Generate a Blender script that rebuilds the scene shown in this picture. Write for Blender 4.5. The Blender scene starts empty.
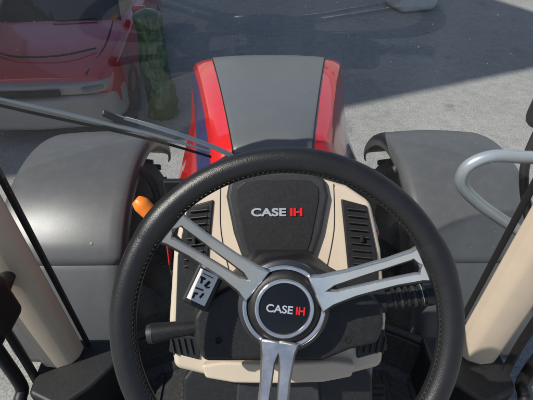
import bpy, bmesh, math, random
from mathutils import Vector, Matrix
from mathutils import noise as mn
random.seed(7)
R=math.radians
C=bpy.context.scene.collection

# ---------------------------------------------------------------- materials
def mat(name,col,rough=0.5,metal=0.0,var=0.0,scale=8,bump=0.0,bscale=200,coat=0.0,dust=0.0,rvar=0.0,spec=0.5):
    m=bpy.data.materials.new(name); m.use_nodes=True
    nt=m.node_tree; n=nt.nodes; l=nt.links
    b=n['Principled BSDF']
    b.inputs['Base Color'].default_value=(*col,1); b.inputs['Roughness'].default_value=rough
    b.inputs['Metallic'].default_value=metal; b.inputs['Coat Weight'].default_value=coat
    b.inputs['Specular IOR Level'].default_value=spec
    tc=n.new('ShaderNodeTexCoord')
    last=None
    if var>0:
        t=n.new('ShaderNodeTexNoise'); t.inputs['Scale'].default_value=scale; t.inputs['Detail'].default_value=5; t.inputs['Roughness'].default_value=.6
        l.new(tc.outputs['Object'],t.inputs['Vector'])
        r=n.new('ShaderNodeValToRGB')
        r.color_ramp.elements[0].position=.3; r.color_ramp.elements[1].position=.7
        r.color_ramp.elements[0].color=(*[c*(1-var) for c in col],1)
        r.color_ramp.elements[1].color=(*[min(1,c*(1+var)) for c in col],1)
        l.new(t.outputs['Fac'],r.inputs['Fac']); last=r.outputs['Color']
        if rvar>0:
            mr=n.new('ShaderNodeMapRange'); mr.inputs['From Min'].default_value=.3; mr.inputs['From Max'].default_value=.7
            mr.inputs['To Min'].default_value=max(0,rough-rvar); mr.inputs['To Max'].default_value=min(1,rough+rvar)
            l.new(t.outputs['Fac'],mr.inputs['Value']); l.new(mr.outputs[0],b.inputs['Roughness'])
    if dust>0:
        t=n.new('ShaderNodeTexNoise'); t.inputs['Scale'].default_value=scale*6; t.inputs['Detail'].default_value=6; t.inputs['Roughness'].default_value=.75
        l.new(tc.outputs['Object'],t.inputs['Vector'])
        mr=n.new('ShaderNodeMapRange'); mr.inputs['From Min'].default_value=.45; mr.inputs['From Max'].default_value=.8
        mr.inputs['To Min'].default_value=0; mr.inputs['To Max'].default_value=dust
        l.new(t.outputs['Fac'],mr.inputs['Value'])
        mx=n.new('ShaderNodeMixRGB'); mx.inputs['Color2'].default_value=(.36,.33,.29,1)
        l.new(mr.outputs[0],mx.inputs['Fac'])
        if last: l.new(last,mx.inputs['Color1'])
        else: mx.inputs['Color1'].default_value=(*col,1)
        last=mx.outputs['Color']
    if last: l.new(last,b.inputs['Base Color'])
    if bump>0:
        t=n.new('ShaderNodeTexNoise'); t.inputs['Scale'].default_value=bscale; t.inputs['Detail'].default_value=2
        l.new(tc.outputs['Object'],t.inputs['Vector'])
        bp=n.new('ShaderNodeBump'); bp.inputs['Strength'].default_value=bump; bp.inputs['Distance'].default_value=.001
        l.new(t.outputs['Fac'],bp.inputs['Height']); l.new(bp.outputs[0],b.inputs['Normal'])
    return m

M={}
M['leather']=mat('black_leather',(.012,.012,.013),.36,var=.2,scale=30,bump=.3,bscale=900)
M['blackpl']=mat('black_plastic',(.009,.009,.010),.48,var=.2,scale=20,bump=.3,bscale=700,dust=.04)
M['darkpl']=mat('dark_grey_plastic',(.020,.021,.023),.52,var=.15,scale=20,bump=.3,bscale=700,dust=.05)
M['gloss']=mat('gloss_black',(.006,.006,.007),.2)
M['slot']=mat('slot_black',(.004,.004,.004),.8)
M['cream']=mat('cream_plastic',(.57,.475,.37),.48,var=.04,scale=10,bump=.3,bscale=600,dust=.08)
M['silver']=mat('satin_silver',(.68,.68,.69),.27,metal=.92,var=.05,scale=40,rvar=.06)
M['gunmetal']=mat('gunmetal',(.11,.11,.115),.28,metal=.85)
M['chrome']=mat('chrome',(.80,.80,.80),.3,metal=.7)
M['red']=mat('red_paint',(.66,.012,.012),.20,var=.04,scale=4,coat=.7,dust=.04,rvar=.05)
M['skyrefl']=mat('sky_reflection_blue',(.035,.04,.13),.25,var=.1,scale=5,coat=.6,dust=.04)  # sky reflection in the red hood sides, painted in as a blue band
M['hoodgrey']=mat('hood_grey',(.12,.124,.126),.30,var=.04,scale=2,bump=.25,bscale=500,dust=.06,rvar=.04,spec=.8)
M['fender']=mat('fender_plastic',(.085,.088,.092),.38,var=.05,scale=2,bump=.35,bscale=400,dust=.09,rvar=.04)
M['rubber']=mat('tyre_rubber',(.020,.020,.020),.8,var=.3,scale=6,bump=.4,bscale=60,dust=.3)
M['cast']=mat('cast_iron',(.035,.035,.038),.6,var=.3,scale=8,bump=.4,bscale=60,dust=.2)
M['orange']=mat('orange_plastic',(.85,.22,.02),.4,var=.08)
M['white']=mat('white_sticker',(.72,.72,.70),.5)
M['greym']=mat('grey_tube',(.52,.56,.60),.30,metal=.5,var=.06,scale=12,dust=.12)
M['wiperm']=mat('wiper_metal',(.62,.62,.58),.4,metal=.2,var=.06,scale=20,dust=.1)
M['carred']=mat('car_red',(.38,.010,.024),.22,coat=.7,var=.06,scale=3)
M['taupe']=mat('taupe_panel',(.26,.235,.22),.5,var=.06,scale=4,dust=.08)
M['carglass']=mat('car_glass',(.01,.012,.014),.06)
M['lamp']=mat('headlamp',(.16,.16,.17),.12,metal=.3)
M['concrete']=mat('concrete',(.33,.32,.30),.85,var=.18,scale=4,bump=.5,bscale=40)
M['whitebag']=mat('white_bag',(.62,.62,.60),.7,var=.1,scale=5,bump=.5,bscale=12)
M['wall']=mat('cladding',(.36,.37,.37),.55,var=.1,scale=.7)
M['roofm']=mat('roofing',(.16,.17,.18),.6,var=.1,scale=.7)
M['wrap']=mat('green_wrap',(.03,.085,.04),.25,var=.45,scale=7)
M['matrub']=mat('floor_rubber',(.014,.014,.015),.7,var=.2,scale=14,bump=.5,bscale=200,dust=.12)

def glassmat(name,dust=1.0,haze=.05):
    m=bpy.data.materials.new(name); m.use_nodes=True
    nt=m.node_tree; n=nt.nodes; l=nt.links; n.clear()
    out=n.new('ShaderNodeOutputMaterial')
    tr=n.new('ShaderNodeBsdfTransparent'); tr.inputs[0].default_value=(.95,.98,.985,1)
    gl=n.new('ShaderNodeBsdfGlossy'); gl.inputs['Roughness'].default_value=.02; gl.inputs['Color'].default_value=(1,1,1,1)
    geo=n.new('ShaderNodeNewGeometry')
    ior=n.new('ShaderNodeMapRange'); ior.inputs['To Min'].default_value=1.5; ior.inputs['To Max'].default_value=1/1.5
    l.new(geo.outputs['Backfacing'],ior.inputs['Value'])
    fr=n.new('ShaderNodeFresnel'); l.new(ior.outputs[0],fr.inputs[0])
    m1=n.new('ShaderNodeMixShader'); l.new(fr.outputs[0],m1.inputs[0]); l.new(tr.outputs[0],m1.inputs[1]); l.new(gl.outputs[0],m1.inputs[2])
    df=n.new('ShaderNodeBsdfDiffuse'); df.inputs[0].default_value=(.75,.75,.74,1)
    tl=n.new('ShaderNodeBsdfTranslucent'); tl.inputs[0].default_value=(.75,.75,.74,1)
    ms=n.new('ShaderNodeMixShader'); ms.inputs[0].default_value=.5; l.new(df.outputs[0],ms.inputs[1]); l.new(tl.outputs[0],ms.inputs[2])
    tc=n.new('ShaderNodeTexCoord')
    v=n.new('ShaderNodeTexVoronoi'); v.inputs['Scale'].default_value=90; v.inputs['Randomness'].default_value=1
    l.new(tc.outputs['Object'],v.inputs['Vector'])
    sep=n.new('ShaderNodeSeparateColor'); l.new(v.outputs['Color'],sep.inputs[0])
    pw=n.new('ShaderNodeMath'); pw.operation='POWER'; pw.inputs[1].default_value=4; l.new(sep.outputs[0],pw.inputs[0])
    sz=n.new('ShaderNodeMath'); sz.operation='MULTIPLY'; sz.inputs[1].default_value=.12; l.new(pw.outputs[0],sz.inputs[0])
    lt=n.new('ShaderNodeMath'); lt.operation='LESS_THAN'; l.new(v.outputs['Distance'],lt.inputs[0]); l.new(sz.outputs[0],lt.inputs[1])
    sp=n.new('ShaderNodeMath'); sp.operation='MULTIPLY'; sp.inputs[1].default_value=.45*dust; l.new(lt.outputs[0],sp.inputs[0])
    # dried drips and smears: noise stretched along the height of the glass
    mp=n.new('ShaderNodeMapping'); mp.inputs['Scale'].default_value=(9,9,1.6); l.new(tc.outputs['Object'],mp.inputs['Vector'])
    ns=n.new('ShaderNodeTexNoise'); ns.inputs['Scale'].default_value=1.0; ns.inputs['Detail'].default_value=7; ns.inputs['Roughness'].default_value=.62
    l.new(mp.outputs[0],ns.inputs['Vector'])
    mr=n.new('ShaderNodeMapRange'); mr.inputs['From Min'].default_value=.35; mr.inputs['From Max'].default_value=.75
    mr.inputs['To Min'].default_value=haze*.35; mr.inputs['To Max'].default_value=haze*2.2; l.new(ns.outputs['Fac'],mr.inputs['Value'])
    ad=n.new('ShaderNodeMath'); ad.operation='ADD'; ad.use_clamp=True; l.new(sp.outputs[0],ad.inputs[0]); l.new(mr.outputs[0],ad.inputs[1])
    m2=n.new('ShaderNodeMixShader'); l.new(ad.outputs[0],m2.inputs[0]); l.new(m1.outputs[0],m2.inputs[1]); l.new(ms.outputs[0],m2.inputs[2])
    l.new(m2.outputs[0],out.inputs[0])
    return m
M['glass']=glassmat('dusty_glass',1,.024)
M['sideglass']=glassmat('side_glass',.6,.008)

# ---------------------------------------------------------------- helpers
def empty(name,loc=(0,0,0),rot=(0,0,0)):
    o=bpy.data.objects.new(name,None); C.objects.link(o); o.location=loc; o.rotation_euler=rot
    o.empty_display_size=.1
    return o
def mesh(name,verts,faces,mats,parent=None,mi=None,smooth=True,angle=35,bevel=0,seg=3,solid=0,loc=(0,0,0),rot=(0,0,0),subd=0,weld=False):
    me=bpy.data.meshes.new(name); me.from_pydata([tuple(v) for v in verts],[],faces)
    if not isinstance(mats,(list,tuple)): mats=[mats]
    for m in mats: me.materials.append(m)
    if mi:
        for p,i in zip(me.polygons,mi): p.material_index=i
    bm=bmesh.new(); bm.from_mesh(me)
    if weld: bmesh.ops.remove_doubles(bm,verts=bm.verts,dist=1e-5)
    bmesh.ops.recalc_face_normals(bm,faces=bm.faces); bm.to_mesh(me); bm.free()
    if smooth:
        for p in me.polygons: p.use_smooth=True
        me.set_sharp_from_angle(angle=R(angle))
    o=bpy.data.objects.new(name,me); C.objects.link(o); o.location=loc; o.rotation_euler=rot
    if parent: o.parent=parent
    if solid:
        s=o.modifiers.new('s','SOLIDIFY'); s.thickness=solid; s.offset=0
    if bevel:
        b=o.modifiers.new('b','BEVEL'); b.width=bevel; b.segments=seg; b.limit_method='ANGLE'; b.angle_limit=R(30)
        b.harden_normals=True
    if subd:
        s=o.modifiers.new('d','SUBSURF'); s.levels=subd; s.render_levels=subd
    return o
def box(name,c,s,m,parent=None,bevel=.004,rot=(0,0,0)):
    x,y,z=[k/2 for k in s]
    v=[(-x,-y,-z),(x,-y,-z),(x,y,-z),(-x,y,-z),(-x,-y,z),(x,-y,z),(x,y,z),(-x,y,z)]
    f=[(0,3,2,1),(4,5,6,7),(0,1,5,4),(1,2,6,5),(2,3,7,6),(3,0,4,7)]
    return mesh(name,v,f,m,parent,bevel=bevel,loc=c,rot=rot)
def prism(name,pts,z0,z1,m,parent=None,bevel=.004,taper=1.0,seg=3,loc=(0,0,0),rot=(0,0,0)):
    n=len(pts); cx=sum(p[0] for p in pts)/n; cy=sum(p[1] for p in pts)/n
    def T(p,z,t): return (cx+(p[0]-cx)*t,cy+(p[1]-cy)*t,z)
    v=[T(p,z0,1) for p in pts]+[T(p,z1,taper) for p in pts]
    f=[tuple(range(n-1,-1,-1)),tuple(range(n,2*n))]+[(i,(i+1)%n,(i+1)%n+n,i+n) for i in range(n)]
    return mesh(name,v,f,m,parent,bevel=bevel,seg=seg,loc=loc,rot=rot)
def lathe(name,prof,m,parent=None,seg=64,loc=(0,0,0),rot=(0,0,0),angle=35):
    v=[];f=[];k=len(prof)
    for i in range(seg):
        a=2*math.pi*i/seg
        for r,z in prof: v.append((r*math.cos(a),r*math.sin(a),z))
    for i in range(seg):
        j=(i+1)%seg
        for q in range(k-1): f.append((i*k+q,j*k+q,j*k+q+1,i*k+q+1))
    return mesh(name,v,f,m,parent,loc=loc,rot=rot,weld=True,angle=angle)
def smoothpts(pts,sub=6):
    P=[Vector(p) for p in pts]; out=[]
    for i in range(len(P)-1):
        p0=P[max(i-1,0)];p1=P[i];p2=P[i+1];p3=P[min(i+2,len(P)-1)]
        for s in range(sub):
            t=s/sub
            out.append(.5*((2*p1)+(-p0+p2)*t+(2*p0-5*p1+4*p2-p3)*t*t+(-p0+3*p1-3*p2+p3)*t**3))
    out.append(P[-1]); return out
def tube(name,pts,r,m,parent=None,seg=14,curve=False,flat=1.0,up=(0,0,1)):
    P=smoothpts(pts) if curve else [Vector(p) for p in pts]
    n=len(P); rr=r if isinstance(r,(list,tuple)) else [r]*n
    if len(rr)!=n:
        q=[]; 
        for i in range(n):
            t=i/(n-1)*(len(rr)-1); a=int(min(t,len(rr)-2)); q.append(rr[a]+(rr[a+1]-rr[a])*(t-a))
        rr=q
    v=[];f=[]
    d0=(P[1]-P[0]).normalized(); u=Vector(up)
    if abs(d0.dot(u))>.95: u=Vector((1,0,0))
    side=d0.cross(u).normalized()
    for i in range(n):
        d=(P[min(i+1,n-1)]-P[max(i-1,0)]).normalized()
        side=(side-d*side.dot(d)).normalized(); w=side.cross(d).normalized()
        for k in range(seg):
            a=2*math.pi*k/seg
            v.append(P[i]+side*math.cos(a)*rr[i]+w*math.sin(a)*rr[i]*flat)
    for i in range(n-1):
        for k in range(seg):
            k2=(k+1)%seg; f.append((i*seg+k,i*seg+k2,(i+1)*seg+k2,(i+1)*seg+k))
    f.append(tuple(range(seg-1,-1,-1))); f.append(tuple((n-1)*seg+k for k in range(seg)))
    return mesh(name,v,f,m,parent,angle=50)
def text(name,s,size,m,parent,loc,ext=.001,rot=(0,0,0),sx=1.0,off=0):
    cu=bpy.data.curves.new(name,'FONT'); cu.body=s; cu.size=size; cu.extrude=ext; cu.offset=off
    cu.align_x='CENTER'; cu.align_y='CENTER'
    o=bpy.data.objects.new(name,cu); C.objects.link(o); cu.materials.append(m)
    o.parent=parent; o.location=loc; o.rotation_euler=rot; o.scale=(sx,1,1)
    return o

# ---------------------------------------------------------------- camera
cam=bpy.data.cameras.new('camera'); co=bpy.data.objects.new('camera',cam); C.objects.link(co)
cam.sensor_width=36; cam.lens=27.7; cam.clip_start=.02; cam.clip_end=1500
co.location=(-.027,0,2.7); co.rotation_euler=(R(50),0,R(-.49)); bpy.context.scene.camera=co

# ---------------------------------------------------------------- steering wheel
TILT=(R(50),0,0)
sw=empty('steering_wheel',(0,.278,2.275),TILT)
def torus(name,Rm,rx,rz,m,parent,z=0,seg=128,ts=24):
    v=[];f=[]
    for i in range(seg):
        a=2*math.pi*i/seg
        for k in range(ts):
            b=2*math.pi*k/ts; r=Rm+rx*math.cos(b)
            v.append((r*math.cos(a),r*math.sin(a),z+rz*math.sin(b)))
    for i in range(seg):
        for k in range(ts):
            i2=(i+1)%seg;k2=(k+1)%ts; f.append((i*ts+k,i2*ts+k,i2*ts+k2,i*ts+k2))
    return mesh(name,v,f,m,parent,angle=80)
torus('rim',.1945,.0155,.0150,M['leather'],sw)
torus('rim_seam',.1795,.0012,.0012,M['slot'],sw,z=.0045)
v=[];f=[]
for i in range(190):
    a=2*math.pi*i/190; r0=.1788;r1=.1806
    for (r,da,z) in ((r0,-.005,.0038),(r0,.004,.0038),(r1,.009,.0078),(r1,.0,.0078)):
        v.append((r*math.cos(a+da),r*math.sin(a+da),z+.0006))
    f.append(tuple(range(4*i,4*i+4)))
mesh('stitching',v,f,M['darkpl'],sw,solid=.0008,smooth=False)
def lerp(tab,s):
    for (a,x),(b,y) in zip(tab,tab[1:]):
        if s<=b: return x+(y-x)*(s-a)/(b-a)
    return tab[-1][1]
for si,ang in enumerate((141,22,262)):
    v=[];f=[];mi=[];N=40
    for i in range(N+1):
        s=i/N
        r=.046+(.1885-.046)*s; z=-.074+.066*(s**1.25)
        h=lerp([(0,.026),(.12,.021),(.35,.0178),(.7,.0175),(.9,.0195),(1,.024)],s)
        k=lerp([(0,.0),(.08,.0),(.20,.0055),(.7,.0088),(.90,.0105),(.94,.0),(1,0)],s)
        for x,dz in ((-h,-.004),(-h+.003,0),(-(k+.0015),0),(-k,-.003),(k,-.003),(k+.0015,0),(h-.003,0),(h,-.004)):
            v.append((r,x,z+dz))
    for i in range(N):
        for q in range(7):
            if q==3:
                s=(i+.5)/N
                if .09<s<.93: continue
            f.append((i*8+q,i*8+q+1,(i+1)*8+q+1,(i+1)*8+q))
    mesh('spoke_%d'%(si+1),v,f,M['silver'],sw,solid=.007,rot=(0,0,R(ang)),angle=30)
    tube('spoke_root_%d'%(si+1),[Vector((.1945*math.cos(R(ang+t)),.1945*math.sin(R(ang+t)),-.001)) for t in range(-11,12,2)],[.0148,.0165,.0172,.0172,.0165,.0148],M['leather'],sw,seg=20)
hz=-.082
H=1.08
def hub(name,pr,m): lathe(name,[(r*H,z) for r,z in pr],m,sw)
hub('hub_shell',[(0,hz-.05),(.050,hz-.05),(.058,hz-.012),(.0600,hz-.002),(.0585,hz+.003),(.054,hz+.005),(.050,hz+.002)],M['gunmetal'])
hub('hub_bezel',[(.0530,hz+.002),(.0530,hz+.0055),(.0515,hz+.007),(.0480,hz+.0065),(.0465,hz+.001)],M['silver'])
hub('hub_pad',[(.0480,hz+.001),(.0440,hz+.009),(.039,hz+.012),(.036,hz+.012)],M['blackpl'])
hub('cap_ring',[(.0370,hz+.010),(.0370,hz+.0150),(.0355,hz+.0165),(.0325,hz+.016),(.0315,hz+.012)],M['silver'])
hub('cap',[(0,hz+.0150),(.020,hz+.0148),(.032,hz+.0135)],M['gloss'])
text('cap_text','CASE',.0145,M['chrome'],sw,(-.0068,-.0005,hz+.0160),.0005,sx=1.08,off=.0003,rot=(0,0,R(-6)))
text('cap_mark','IH',.0150,M['red'],sw,(.0215,-.0035,hz+.0160),.0005,sx=.9,off=.0004,rot=(0,0,R(-6)))

# ---------------------------------------------------------------- steering column with stalks
sc=empty('steering_column',(0,.278,2.275),TILT)
def Q(u,v,s=.00149): return ((u-281)*s,(298.7-v)*s)
outl=[Q(*p) for p in [(196,363),(187,345),(185,316),(197,296),(232,279),(262,258),(306,258),(346,280),(376,294),(387,306),(388,326),(381,346),(352,352),(322,364)]]
prism('shroud',outl,-.20,-.118,M['blackpl'],sc,bevel=.008,taper=.93,seg=4)
prism('shroud_rear',[Q(*p) for p in [(215,350),(205,310),(250,265),(320,265),(360,310),(345,345)]],-.32,-.19,M['blackpl'],sc,bevel=.006)
lathe('shaft',[(0,-.2),(.034,-.2),(.030,-.12),(.030,-.10),(0,-.10)],M['blackpl'],sc)
for sx in (-1,1):
    lathe('shroud_screw_%d'%sx,[(0,.0002),(.0025,.0002),(.0035,.0016),(.0045,.0016),(.0050,0)],M['slot'],sc,seg=16,loc=(sx*.095,-.060,-.1178))
tube('lever_boot',[(-.108,.026,-.155),(-.122,.040,-.148),(-.136,.054,-.142)],[.019,.015,.010],M['blackpl'],sc,seg=20)
for i in range(4):
    t=i/3; c=Vector((-.112-.020*t,.030+.020*t,-.153+.009*t))
    tube('boot_ring_%d'%(i+1),[c,c+Vector((-.0025,.0025,.001))],.0205-.003*i,M['darkpl'],sc,seg=20)
tube('lever_arm',[(-.126,.046,-.146),(-.150,.075,-.138),(-.176,.105,-.128)],[.0075,.007,.007],M['blackpl'],sc,curve=True)
tube('lever_grip',[(-.170,.098,-.130),(-.190,.122,-.122),(-.196,.130,-.120)],[.010,.0125,.010],M['blackpl'],sc,curve=True,seg=20)
tube('orange_tip',[(-.190,.124,-.118),(-.205,.141,-.112),(-.213,.148,-.110)],[.0112,.0125,.0075],M['orange'],sc,curve=True,seg=20)
sb=empty('switch_block',(-.114,.024,-.106),(0,0,R(-26))); sb.parent=sc
box('body',(0,0,0),(.042,.062,.030),M['blackpl'],sb,.006)
box('sticker',(0,.001,.0156),(.028,.046,.0012),M['white'],sb,.0004)
for i,(x,y,w,h) in enumerate([(-.005,.013,.008,.003),(-.005,.009,.003,.008),(.004,.008,.004,.010),(.007,.004,.005,.002),(-.003,-.003,.012,.002),(.004,-.010,.003,.008),(-.005,-.011,.006,.003),(-.006,-.016,.003,.005),(0,.019,.016,.001)]):
    box('icon_%d'%i,(x,y,.0165),(w,h,.0006),M['slot'],sb,0,rot=(0,0,R((0,12,-20,30,5,-15,25,0,0)[i])))
tube('stalk_collar',[(.140,-.012,-.150),(.160,-.010,-.147)],[.020,.017],M['blackpl'],sc,seg=24)
tube('stalk',[(.150,-.011,-.148),(.222,.002,-.136)],[.0125,.0135],M['blackpl'],sc,seg=24)
for i in range(5):
    c=Vector((.170+.0095*i,-.0074+.0017*i,-.1447+.0016*i)); d=Vector((.0055,.001,.0009))
    tube('stalk_ring_%d'%(i+1),[c,c+d*.15,c+d*.85,c+d],[.0150,.0165,.0165,.0150],M['darkpl'] if i%2 else M['blackpl'],sc,seg=28)
lathe('stalk_cap',[(0,.008),(.010,.008),(.016,.004),(.017,0),(.017,-.008),(0,-.008)],M['gloss'],sc,loc=(.225,.0025,-.1355),rot=(0,R(80),R(10)))
tube('stalk_mark',[(.2125,.0008,-.1378),(.2135,.0010,-.1376)],.0168,M['greym'],sc,seg=28)
tube('short_stalk',[(-.135,-.050,-.150),(-.165,-.052,-.146),(-.200,-.056,-.142)],[.010,.0125,.0155],M['blackpl'],sc,seg=24)
tube('short_stalk_cap',[(-.198,-.056,-.142),(-.206,-.057,-.141)],[.0158,.0135],M['darkpl'],sc,seg=24)

# ---------------------------------------------------------------- dashboard
db=empty('dashboard',(0,.538,2.065),TILT)
def D(u,v): return ((u-276.5)*.002,(270-v)*.002)
def Dm(pts):
    a=[D(*p) for p in pts]; return a+[(-x,y) for x,y in reversed(a)]
prism('shell',Dm([(280,176),(318,177),(346,185),(371,202),(381,250),(386,320),(381,368),(340,378),(300,380)]),-.17,0,M['cream'],db,bevel=.014,seg=5)
prism('binnacle',Dm([(282,171),(310,172),(324,180),(327,196),(320,232),(311,258),(302,270),(281,272)]),-.12,.016,M['darkpl'],db,bevel=.009,seg=4)
prism('binnacle_face',Dm([(280,180),(308,181),(317,188),(317,200),(309,240),(301,260),(281,262)]),.014,.0185,M['blackpl'],db,bevel=.002)
prism('top_cover',Dm([(280,167),(318,168),(344,176),(342,184),(318,178),(280,176)]),-.20,-.012,M['darkpl'],db,bevel=.006)
text('dash_text','CASE',.021,M['chrome'],db,(-.018,.116,.0200),.0010,sx=1.4,off=.0007)
text('dash_mark','IH',.021,M['red'],db,(.036,.116,.0200),.0010,sx=1.25,off=.0009)
for sgn,nm in ((-1,'l'),(1,'r')):
    def S(pts): return [((p[0])*sgn,p[1]) for p in [D(*q) for q in pts]]
    prism('vent_frame_'+nm,S([(340,199),(366,206),(376,255),(379,330),(372,338),(352,330),(344,240)]),-.02,.005,M['blackpl'],db,bevel=.003)
    prism('vent_well_'+nm,S([(345,205),(362,210),(370,255),(369,267),(353,262),(348,238)]),.0045,.0058,M['slot'],db,bevel=0)
    for i in range(9):
        t=i/8; v0=210+54*t
        xa=345.5+6*t; xb=363+6.5*t
        x,y=D((xa+xb)/2,v0); 
        box('slat_%s_%d'%(nm,i),(x*sgn,y,.0090),((xb-xa)*.002,.0024,.007),M['darkpl'],db,.0006,rot=(R(-18),0,R(-6*sgn)))
    x,y=D(359,238); box('vent_tab_'+nm,(x*sgn,y,.014),(.006,.014,.008),M['blackpl'],db,.001)
    prism('lower_vent_'+nm,S([(353,336),(383,330),(385,350),(355,358)]),-.02,.0065,M['blackpl'],db,bevel=.003)
    for i in range(5):
        x,y=D(357+6*i,344); box('louvre_%s_%d'%(nm,i),(x*sgn,y,.008),(.0025,.032,.008),M['darkpl'],db,.0006,rot=(0,R(25),R(-12*sgn)))
    tube('panel_gap_'+nm,[(D(333,184)[0]*sgn,D(333,184)[1],.0002),(D(333,230)[0]*sgn,D(333,230)[1],.0006),(D(324,275)[0]*sgn,D(324,275)[1],.0006)],.0009,M['slot'],db,curve=True,seg=6)
prism('lower_recess',Dm([(281,300),(330,300),(338,330),(330,352),(281,354)]),-.02,.002,M['blackpl'],db,bevel=.003)
prism('lower_lip',Dm([(281,359),(330,357),(352,360),(348,373),(320,378),(281,379)]),-.05,.022,M['cream'],db,bevel=.006)
prism('pedestal',Dm([(281,372),(366,372),(376,385),(378,470),(360,640),(281,640)]),-.20,-.035,M['blackpl'],db,bevel=.01)
prism('pedestal_pad',Dm([(281,384),(318,384),(322,430),(281,430)]),-.06,-.022,M['darkpl'],db,bevel=.005)

# ---------------------------------------------------------------- engine hood
eh=empty('engine_hood')
st=[
 (.985,2.030,.108,.165,.225,.368),
 (1.15,2.024,.132,.190,.245,.372),
 (1.40,2.008,.172,.234,.280,.378),
 (1.70,1.980,.222,.292,.326,.385),
 (1.95,1.945,.265,.345,.372,.398),
 (2.06,1.915,.284,.372,.395,.405),
 (2.13,1.885,.290,.376,.400,.408),
 (2.19,1.830,.288,.370,.398,.406),
 (2.25,1.740,.284,.358,.388,.398),
 (2.30,1.580,.280,.345,.372,.386),
 (2.32,1.300,.270,.330,.360,.372)]
v=[];f=[];mi=[]
for (y,z,w1,w2,w3,w4) in st:
    half=[(0,z+.010),(w1*.5,z+.008),(w1*.9,z+.001),(w1,z-.003),(w1+.006,z-.009),(w1+(w2-w1)*.6,z-.018),(w2,z-.034),(w2+.014,z-.060),(w3+.01,z-.15),(w4*.97,z-.30),(w4,z-.46),(w4*.98,z-.80)]
    row=[(-x,y,zz) for x,zz in reversed(half[1:])]+[(x,y,zz) for x,zz in half]
    v+=row; n=len(row)
for i in range(len(st)-1):
    for q in range(n-1):
        f.append((i*n+q,i*n+q+1,(i+1)*n+q+1,(i+1)*n+q))
        k=int(abs(q-(n-1)/2)+.5)
        if k<=3: c=0
        elif k<=7: c=1
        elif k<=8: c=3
        elif k<=10 and i<3: c=1
        elif k==9: c=1
        else: c=2
        mi.append(c)
mesh('hood_shell',v,f,[M['hoodgrey'],M['red'],M['blackpl'],M['skyrefl']],eh,mi=mi,solid=.006,angle=28)
for sgn in (-1,1):
    for r in range(9):
        y=1.45+.07*r; w=.380+.03*(y-1.4)
        box('side_grille_%d_%d'%(sgn,r),(sgn*(w+.004),y,1.50),(.006,.045,.22),M['slot'],eh,.002)
    tube('hood_edge_%d'%sgn,[(sgn*(w1+.004),y,z-.002) for (y,z,w1,w2,w3,w4) in st[:7]],.0022,M['slot'],eh,curve=True,seg=8)
box('rear_cowl',(0,.99,1.72),(.66,.02,.46),M['blackpl'],eh,.004)

# chassis
ch=empty('tractor_chassis')
box('engine_block',(0,1.6,1.15),(.42,1.4,.7),M['cast'],ch,.03)
box('front_axle',(0,1.82,.68),(1.5,.20,.20),M['cast'],ch,.03)
for s in (-1,1):
    lathe('hub_reduction_%d'%s,[(0,-.12),(.16,-.12),(.19,-.05),(.19,.05),(.12,.12),(0,.12)],M['cast'],ch,loc=(s*.72,1.82,.68),rot=(0,R(90),0))
    box('fuel_tank_%d'%s,(s*.55,.45,.90),(.42,.8,.45),M['blackpl'],ch,.05)
    tube('hose_%d'%s,[(s*.22,1.2,1.35),(s*.42,1.35,1.2),(s*.52,1.6,.95),(s*.66,1.75,.8)],.016,M['slot'],ch,curve=True)
    tube('fender_stay_%d'%s,[(s*.66,1.82,.75),(s*.63,1.80,1.1),(s*.66,1.78,1.40),(s*.9,1.78,1.49)],.022,M['cast'],ch,curve=True)
box('weights',(0,2.42,.95),(.7,.22,.35),M['cast'],ch,.03)
box('transmission',(0,.3,.85),(.45,2.2,.6),M['cast'],ch,.04)

# ---------------------------------------------------------------- front fenders and wheels
def fender(name,sgn):
    e=empty(name,(sgn*.975,1.80,.72))
    def panel(nm,a0,a1,r,xs,m,c0,c1):
        v=[];f=[];k=len(xs); N=int((a1-a0)/2.5)
        for i in range(N+1):
            t=i/N; a=R(a0+(a1-a0)*t)
            e0=min(1,t*N/c0); e1=min(1,(1-t)*N/c1)
            sh=1-.10*(1-math.sqrt(max(0,1-(1-e1)**2)))-.05*(1-math.sqrt(max(0,1-(1-e0)**2)))
            for x,dr in xs:
                R_=r-dr-.010*(1-e0)-.010*(1-e1)
                v.append((x*sh,R_*math.sin(a),R_*math.cos(a)))
        for i in range(N):
            for q in range(k-1): f.append((i*k+q,i*k+q+1,(i+1)*k+q+1,(i+1)*k+q))
        return mesh(nm,v,f,m,e,solid=.007,angle=50)
    prof=[(-.298,.075),(-.298,.045),(-.294,.024),(-.283,.009),(-.262,.001),(-.23,-.002),(-.12,-.010),(0,-.014),(.12,-.010),(.23,-.002),(.262,.001),(.283,.009),(.294,.024),(.298,.045),(.298,.075)]
    panel('upper_panel',-45,64,.78,prof,M['fender'],2.0,5.0)
    prof2=[(x*.955,d+.014) for x,d in prof]
    panel('lower_panel',-84,-42,.78,prof2,M['fender'],4.0,1.0)
    for x in (-.16,.16):
        a=-38
        lathe('bolt',[(0,.005),(.007,.004),(.009,0),(.009,-.003)],M['fender'],e,seg=12,loc=(x,(.788)*math.sin(R(a)),(.788)*math.cos(R(a))),rot=(R(-a),0,0))
    return e
fender('front_fender',-1); fender('front_fender',1)
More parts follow.
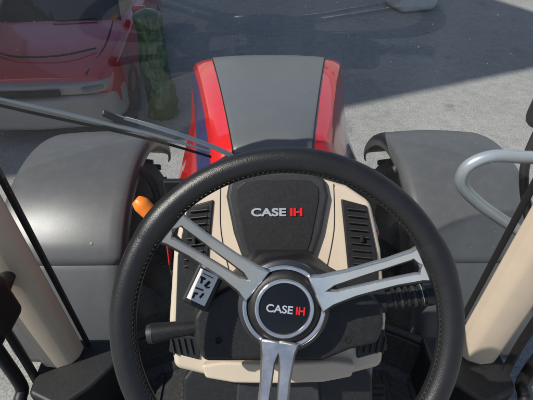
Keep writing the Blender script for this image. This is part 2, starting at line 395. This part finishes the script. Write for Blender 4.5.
def wheel(name,x,y,r,w,rim,parent=None,lug=True):
    e=empty(name,(x,y,r),(0,R(90),0))
    if parent: e.parent=parent
    h=w/2
    lathe('tyre',[(r*.56,-h*.75),(r*.60,-h*.9),(r*.75,-h),(r*.88,-h*.97),(r*.94,-h*.85),(r*.955,-h*.5),(r*.96,0),(r*.955,h*.5),(r*.94,h*.85),(r*.88,h*.97),(r*.75,h),(r*.60,h*.9),(r*.56,h*.75)],M['rubber'],e,seg=48)
    lathe('rim',[(0,-h*.2),(r*.3,-h*.2),(r*.35,-h*.5),(r*.52,-h*.5),(r*.57,-h*.78),(r*.57,h*.78),(r*.52,h*.5),(r*.35,h*.1),(r*.15,h*.15),(0,h*.15)],rim,e,seg=40)
    if lug:
        v=[];f=[];nl=20
        for i in range(nl*2):
            sd=1 if i%2 else -1
            a=2*math.pi*i/(nl*2)
            b=len(v)
            for (zz,da) in ((0,.0),(h*.5,.10),(h*.93,.16)):
                for rrr in (r*.93,r*1.0 if zz<h*.9 else r*.97):
                    for d in (-.035,.035):
                        aa=a+da+d*(1 if rrr<r*.95 else .75)
                        v.append((rrr*math.cos(aa),rrr*math.sin(aa),sd*zz))
            for s in (0,4):
                f+=[(b+s+2,b+s+3,b+s+7,b+s+6),(b+s,b+s+2,b+s+6,b+s+4),(b+s+1,b+s+5,b+s+7,b+s+3)]
            f+=[(b+0,b+1,b+3,b+2),(b+8,b+10,b+11,b+9)]
        mesh('lugs',v,f,M['rubber'],e,smooth=False)
    return e
wheel('front_wheel',-.975,1.82,.67,.50,M['cast']); wheel('front_wheel',.975,1.82,.67,.50,M['cast'])

# ---------------------------------------------------------------- cab
cb=empty('tractor_cab')
for sgn in (-1,1):
    dx=.018 if sgn<0 else 0
    pr=[(.628,.765),(.632,.725),(.650,.700),(.690,.686),(.735,.690),(.752,.708),(.755,.765)]
    v=[];f=[];zs=[1.40,1.46,1.6,1.9,2.3,2.7,3.1]
    for z in zs:
        lean=.007*(z-1.4)
        for x,y in pr: v.append((sgn*(x+dx+lean),y,z))
    n=len(pr)
    for i in range(len(zs)-1):
        for q in range(n): f.append((i*n+q,i*n+(q+1)%n,(i+1)*n+(q+1)%n,(i+1)*n+q))
    f.append(tuple(range(n))); f.append(tuple((len(zs)-1)*n+q for q in range(n)))
    mesh('pillar_%d'%sgn,v,f,M['cream'],cb,bevel=.010,angle=60)
    tube('glass_seal_%d'%sgn,[(sgn*(.622+dx),.775,1.37),(sgn*(.624+dx),.775,2.2),(sgn*(.632+dx),.775,3.1)],.009,M['slot'],cb,seg=10)
    tube('door_seal_%d'%sgn,[(sgn*.700,.46,1.22),(sgn*.745,.60,1.30),(sgn*(.768+dx),.675,1.46),(sgn*(.772+dx),.690,1.9),(sgn*(.782+dx),.69,3.1)],.013,M['blackpl'],cb,curve=True,seg=12)
    tube('door_frame_%d'%sgn,[(sgn*.82,-.6,1.22),(sgn*.82,.40,1.23),(sgn*.825,.60,1.33),(sgn*.83,.66,1.55),(sgn*.84,.67,3.1)],.020,M['blackpl'],cb,curve=True,seg=12)
    prism('pillar_foot_%d'%sgn,[(sgn*.52,.80),(sgn*.52,.70),(sgn*.58,.62),(sgn*.66,.55),(sgn*.78,.60),(sgn*.79,.80)],1.15,1.405,M['blackpl'],cb,bevel=.015,taper=.96)
    box('sill_%d'%sgn,(sgn*.74,.05,1.19),(.16,1.15,.10),M['blackpl'],cb,.02)
    mesh('door_glass_%d'%sgn,[(sgn*.835,-.9,1.24),(sgn*.835,.66,1.24),(sgn*.855,.66,3.1),(sgn*.855,-.9,3.1)],[(0,1,2,3)],M['sideglass'],cb,smooth=False)
    box('step_%d'%sgn,(sgn*1.0,.2,1.05),(.36,.6,.05),M['cast'],cb,.01)
v=[];f=[];N=16
for i in range(N+1):
    x=-.62+1.24*i/N; y=.95-.2*(x/.62)**2
    for dy,z in ((-.10,1.18),(-.045,1.20),(-.035,1.33),(-.03,1.365),(.0,1.372)): v.append((x,y+dy,z))
for i in range(N):
    for q in range(4): f.append((i*5+q,i*5+q+1,(i+1)*5+q+1,(i+1)*5+q))
mesh('front_wall',v,f,M['matrub'],cb,solid=.012)
tube('wall_trim',[( -.62+1.24*i/N, .95-.2*((-.62+1.24*i/N)/.62)**2-.012,1.378) for i in range(N+1)],.014,M['blackpl'],cb,seg=10)
box('floor',(0,.1,1.17),(1.5,1.6,.04),M['matrub'],cb,.003)
for i in range(14):
    x=-.60+.093*i
    box('mat_rib_%d'%i,(x,.52,1.194),(.02,.5,.010),M['matrub'],cb,.003)
ll=empty('door_latch',(-.684,.60,1.865))
box('housing',(0,0,0),(.070,.10,.15),M['blackpl'],ll,.024)
lathe('knob',[(0,.022),(.014,.020),(.018,.012),(.018,0),(.024,-.01)],M['gloss'],ll,seg=24,loc=(.018,-.062,.015),rot=(R(70),R(20),0))
box('lever',(.005,-.055,-.05),(.03,.04,.06),M['slot'],ll,.008)
tube('mount',[(0,.03,0),(-.01,.095,0)],.02,M['blackpl'],ll)

ws=empty('windshield')
v=[];f=[];N=40;K=12
for i in range(N+1):
    x=-.640+1.268*i/N; 
    for k in range(K+1):
        z=1.372+(3.05-1.372)*k/K
        v.append((x,.955-.185*(x/.634)**2,z))
for i in range(N):
    for k in range(K): f.append((i*(K+1)+k,(i+1)*(K+1)+k,(i+1)*(K+1)+k+1,i*(K+1)+k+1))
mesh('pane',v,f,M['glass'],ws,angle=80)

wp=empty('windshield_wiper')
tube('arm',[(-.10,.975,2.035),(-.16,.985,2.065),(-.26,.965,2.125),(-.375,.930,2.192)],[.009,.010,.009,.006],M['wiperm'],wp,curve=True,flat=.45,seg=10)
tube('arm_rod',[(-.30,.952,2.150),(-.42,.912,2.218)],.0042,M['wiperm'],wp,seg=8)
tube('blade_spine',[(-.175,.975,2.060),(-.30,.945,2.128),(-.42,.900,2.196),(-.53,.850,2.262),(-.625,.795,2.325)],[.003,.005,.006,.005,.0025],M['wiperm'],wp,curve=True,seg=8)
tube('blade_rubber',[(-.175,.965,2.050),(-.30,.935,2.118),(-.42,.890,2.186),(-.53,.838,2.252),(-.622,.786,2.315)],.0038,M['slot'],wp,curve=True,seg=8)
lathe('pivot',[(0,.02),(.014,.018),(.018,.01),(.018,-.02),(0,-.02)],M['blackpl'],wp,seg=20,loc=(-.10,.972,2.035),rot=(R(70),0,0))
box('clip',(-.40,.915,2.203),(.05,.012,.016),M['blackpl'],wp,.003,rot=(0,R(30),0))

gh=empty('grab_handle')
GP=[(.735,.90,2.085),(.66,.90,2.088),(.585,.905,2.088),(.535,.905,2.066),(.520,.905,2.030),(.535,.905,1.985),(.60,.90,1.925),(.70,.89,1.858),(.75,.88,1.83)]
tube('bar',GP,.0175,M['greym'],gh,curve=True,seg=20)
box('bracket',(.785,.86,1.95),(.03,.12,.36),M['blackpl'],gh,.006)
sm=empty('side_mirror')
tube('arm',[(.785,.80,1.80),(.76,.90,1.88),(.735,.97,2.00),(.745,1.0,2.12)],.013,M['blackpl'],sm,curve=True)
box('housing',(.80,1.0,2.24),(.19,.07,.26),M['blackpl'],sm,.034,rot=(0,0,R(-15)))
box('mirror_glass',(.795,.966,2.24),(.15,.004,.22),M['chrome'],sm,.001,rot=(0,0,R(-15)))

for i,x in enumerate((.235,.325,-.26)):
    p=empty('brake_pedal' if i<2 else 'clutch_pedal',(x,.60,1.36),(R(35),0,0))
    box('pad',(0,0,0),(.075,.085,.014),M['matrub'],p,.006)
    for k in range(4): box('rib_%d'%k,(0,-.03+.02*k,.009),(.065,.006,.006),M['slot'],p,.001)
    tube('lever',[(0,.0,-.01),(0,.04,-.06),(0,.16,.02)],.011,M['greym'],p,curve=True)

# ---------------------------------------------------------------- ground
gm=bpy.data.materials.new('asphalt'); gm.use_nodes=True
nt=gm.node_tree;n=nt.nodes;l=nt.links;b=n['Principled BSDF'];b.inputs['Roughness'].default_value=.85
tc=n.new('ShaderNodeTexCoord')
def noise(s,d=6,r=.6):
    t=n.new('ShaderNodeTexNoise');t.inputs['Scale'].default_value=s;t.inputs['Detail'].default_value=d;t.inputs['Roughness'].default_value=r
    l.new(tc.outputs['Object'],t.inputs['Vector']);return t
def ramp(src,p0,c0,p1,c1):
    r=n.new('ShaderNodeValToRGB');r.color_ramp.elements[0].position=p0;r.color_ramp.elements[1].position=p1
    r.color_ramp.elements[0].color=(*c0,1);r.color_ramp.elements[1].color=(*c1,1);l.new(src,r.inputs[0]);return r.outputs[0]
def mul(a,b_):
    x=n.new('ShaderNodeMixRGB');x.blend_type='MULTIPLY';x.inputs[0].default_value=1;l.new(a,x.inputs[1]);l.new(b_,x.inputs[2]);return x.outputs[0]
n2=noise(60,3,.7)
c=ramp(noise(.5,6,.65).outputs[0],.3,(.25,.248,.24),.7,(.33,.325,.31))
c=mul(c,ramp(n2.outputs[0],.32,(.5,.5,.5),.68,(1.4,1.4,1.38)))
c=mul(c,ramp(noise(7,4,.7).outputs[0],.35,(.85,.85,.85),.6,(1.05,1.05,1.05)))
c=mul(c,ramp(noise(1.6,5,.75).outputs[0],.30,(.62,.62,.63),.42,(1,1,1)))
l.new(c,b.inputs['Base Color'])
bp=n.new('ShaderNodeBump');bp.inputs['Strength'].default_value=.5;bp.inputs['Distance'].default_value=.01;l.new(n2.outputs[0],bp.inputs['Height']);l.new(bp.outputs[0],b.inputs['Normal'])
mesh('ground',[(-400,-400,0),(400,-400,0),(400,400,0),(-400,400,0)],[(0,1,2,3)],gm,smooth=False)

# ---------------------------------------------------------------- parked car
pc=empty('parked_car',(-2.62,4.30,0),(0,0,R(4)))
secs=[(0,.72,.66),(.06,.84,.78),(.22,.92,.86),(.7,.94,.93),(1.25,.95,1.0),(1.45,.95,1.02),(3.4,.95,1.04),(4.2,.93,1.02),(4.45,.86,.95),(4.5,.8,.75)]
v=[];f=[];mi=[]
for (y,w,zt) in secs:
    half=[(0,zt+.03),(w*.55,zt+.022),(w*.80,zt+.03),(w*.90,zt+.01),(w*.97,zt-.06),(w,zt-.22),(w*.99,.45),(w*.97,.28),(w*.9,.22)]
    row=[(-x,y,z) for x,z in reversed(half[1:])]+[(x,y,z) for x,z in half]; v+=row; nn=len(row)
for i in range(len(secs)-1):
    for q in range(nn-1):
        f.append((i*nn+q,i*nn+q+1,(i+1)*nn+q+1,(i+1)*nn+q))
        k=int(abs(q-(nn-1)/2)+.5); mi.append(1 if k>=7 or (i<2 and k>=6) else 0)
f.append(tuple(range(nn))); mi.append(1)
f.append(tuple((len(secs)-1)*nn+q for q in range(nn))); mi.append(0)
mesh('body',v,f,[M['carred'],M['taupe']],pc,mi=mi,angle=30,bevel=.015)
v=[];f=[];gs=[(1.35,.80,1.03),(2.1,.66,1.50),(2.4,.65,1.53),(3.5,.65,1.52),(4.15,.78,1.04)]
for (y,w,z) in gs:
    v+=[(-.84,y,1.02),(-w,y,z),(w,y,z),(.84,y,1.02)]
for i in range(4):
    for q in range(3): f.append((i*4+q,i*4+q+1,(i+1)*4+q+1,(i+1)*4+q))
mesh('greenhouse',v,f,M['carglass'],pc,bevel=.02)
box('roof',(0,2.95,1.535),(1.26,1.2,.04),M['carred'],pc,.02)
prism('bumper',[(-.93,.30),(-.86,.06),(-.68,-.07),(0,-.12),(.68,-.07),(.86,.06),(.93,.30),(.93,.5),(-.93,.5)],.24,.64,M['taupe'],pc,bevel=.07,seg=5)
prism('front_panel',[(-.90,.26),(-.82,.03),(-.6,-.05),(0,-.08),(.6,-.05),(.82,.03),(.90,.26)],.645,.77,M['taupe'],pc,bevel=.035,seg=4)
box('grille',(0,-.10,.70),(.7,.05,.07),M['slot'],pc,.01)
for s in (-1,1):
    box('lamp_%d'%s,(s*.68,.0,.715),(.24,.10,.05),M['lamp'],pc,.02,rot=(0,0,R(28*s)))
    for y in (.85,3.55):
        wheel('wheel',s*.84,y,.33,.22,M['cast'],pc,lug=False)
    box('mirror_%d'%s,(s*1.02,1.6,1.08),(.18,.10,.13),M['carred'],pc,.03)
    tube('bonnet_line_%d'%s,[(s*.62,.08,.835),(s*.74,.6,.955),(s*.72,1.3,1.045)],.006,M['slot'],pc,curve=True)
tube('bonnet_bar',[(-.62,.62,.965),(-.2,.36,.95),(.3,.34,.955),(.66,.52,.965)],.010,M['slot'],pc,curve=True)
tube('wiper',[(.5,1.36,1.06),(.0,1.30,1.06),(-.1,1.45,1.13)],.01,M['slot'],pc,curve=True)

# ---------------------------------------------------------------- green wrapped bundle standing by the car
sh=empty('wrapped_bundle',(-1.38,5.05,0))
v=[];f=[];NA=56;NZ=70
for j in range(NZ+1):
    t=j/NZ; z=1.35*t
    base=.17*(1-.15*t)*(math.sqrt(max(0,1-((t-.93)/.07)**2)) if t>.93 else 1)
    for i in range(NA):
        a=2*math.pi*i/NA; p=Vector((math.cos(a)*1.2,math.sin(a)*1.2,z*3.0))
        d=.045*abs(mn.noise(p*1.7))+.05*mn.noise(p*.8)+.018*abs(mn.noise(p*5))
        r=max(0,base*(1-d*6+.2))
        v.append((r*math.cos(a),r*math.sin(a),z))
for j in range(NZ):
    for i in range(NA):
        i2=(i+1)%NA; f.append((j*NA+i,j*NA+i2,(j+1)*NA+i2,(j+1)*NA+i))
mesh('plastic_wrap',v,f,M['wrap'],sh,angle=22)

bg=empty('bulk_bag',(3.35,10.15,0),(0,0,R(15)))
o=box('bag',(0,0,.45),(.95,.95,.9),M['whitebag'],bg,.16)
for sx in (-1,1):
    for sy in (-1,1): tube('loop_%d_%d'%(sx,sy),[(sx*.4,sy*.25,.86),(sx*.38,sy*.28,1.05),(sx*.28,sy*.38,1.05),(sx*.25,sy*.4,.86)],.02,M['whitebag'],bg,curve=True,seg=8)

# ---------------------------------------------------------------- industrial building (left, throws the large shadow)
def building(name,loc,rot,L,W,H):
    e=empty(name,loc,(0,0,rot))
    def corr(nm,p0,p1):
        p0=Vector(p0);p1=Vector(p1);d=p1-p0;ln=d.length;d.normalize();nrm=Vector((d.y,-d.x,0))
        k=int(ln/.15);v=[];f=[]
        for i in range(k+1):
            off=.02 if i%2 else -.02
            p=p0+d*(ln*i/k)+nrm*off
            v+=[(p.x,p.y,.9),(p.x,p.y,H)]
        for i in range(k): f.append((2*i,2*i+2,2*i+3,2*i+1))
        mesh(nm,v,f,M['wall'],e,smooth=False)
    corr('wall_south',(0,0,0),(L,0,0));corr('wall_east',(L,0,0),(L,W,0));corr('wall_north',(L,W,0),(0,W,0));corr('wall_west',(0,W,0),(0,0,0))
    box('plinth',(L/2,W/2,.45),(L+.1,W+.1,.9),M['concrete'],e,.02)
    box('roof',(L/2,W/2,H+.15),(L+.5,W+.5,.3),M['roofm'],e,.03)
    for i in range(int(W//6)):
        box('roller_door_%d'%i,(L+.06,3+i*6,2),(.08,3.4,4),M['roofm'],e,.01)
        box('window_%d'%i,(L+.05,3+i*6,H*.7),(.06,2.6,1.1),M['carglass'],e,.01)
        box('window_frame_%d'%i,(L+.045,3+i*6,H*.7),(.06,2.8,1.3),M['white'],e,.01)
    for i in range(int(L//5)):
        box('window_s_%d'%i,(2.5+i*5,-.06,H*.6),(2.2,.06,1.1),M['carglass'],e,.01)
    return e
la=math.atan2(.38,.93)
building('industrial_building',(-8-14*math.cos(la),1.75-14*math.sin(la),0),la,14,34,20)
building('warehouse',(-5,48,0),0,45,18,8)

# ---------------------------------------------------------------- light
el=52
az=(-.926,-.378)
S=Vector((az[0]*math.cos(R(el)),az[1]*math.cos(R(el)),math.sin(R(el))))
sun=bpy.data.lights.new('sun','SUN'); sun.energy=5.0; sun.angle=R(.5); sun.color=(1,.95,.87)
so=bpy.data.objects.new('sun',sun); C.objects.link(so); so.rotation_euler=S.to_track_quat('Z','Y').to_euler(); so.location=(-10,-5,12)
w=bpy.data.worlds.new('World'); bpy.context.scene.world=w; w.use_nodes=True
nt=w.node_tree; sk=nt.nodes.new('ShaderNodeTexSky'); sk.sky_type='NISHITA'; sk.sun_disc=False
sk.sun_elevation=R(el); sk.sun_rotation=math.atan2(az[0],az[1])%(2*math.pi)
nt.links.new(sk.outputs[0],nt.nodes['Background'].inputs[0]); nt.nodes['Background'].inputs[1].default_value=.095
vs=bpy.context.scene.view_settings; vs.view_transform='Standard'; vs.look='None'; vs.exposure=0
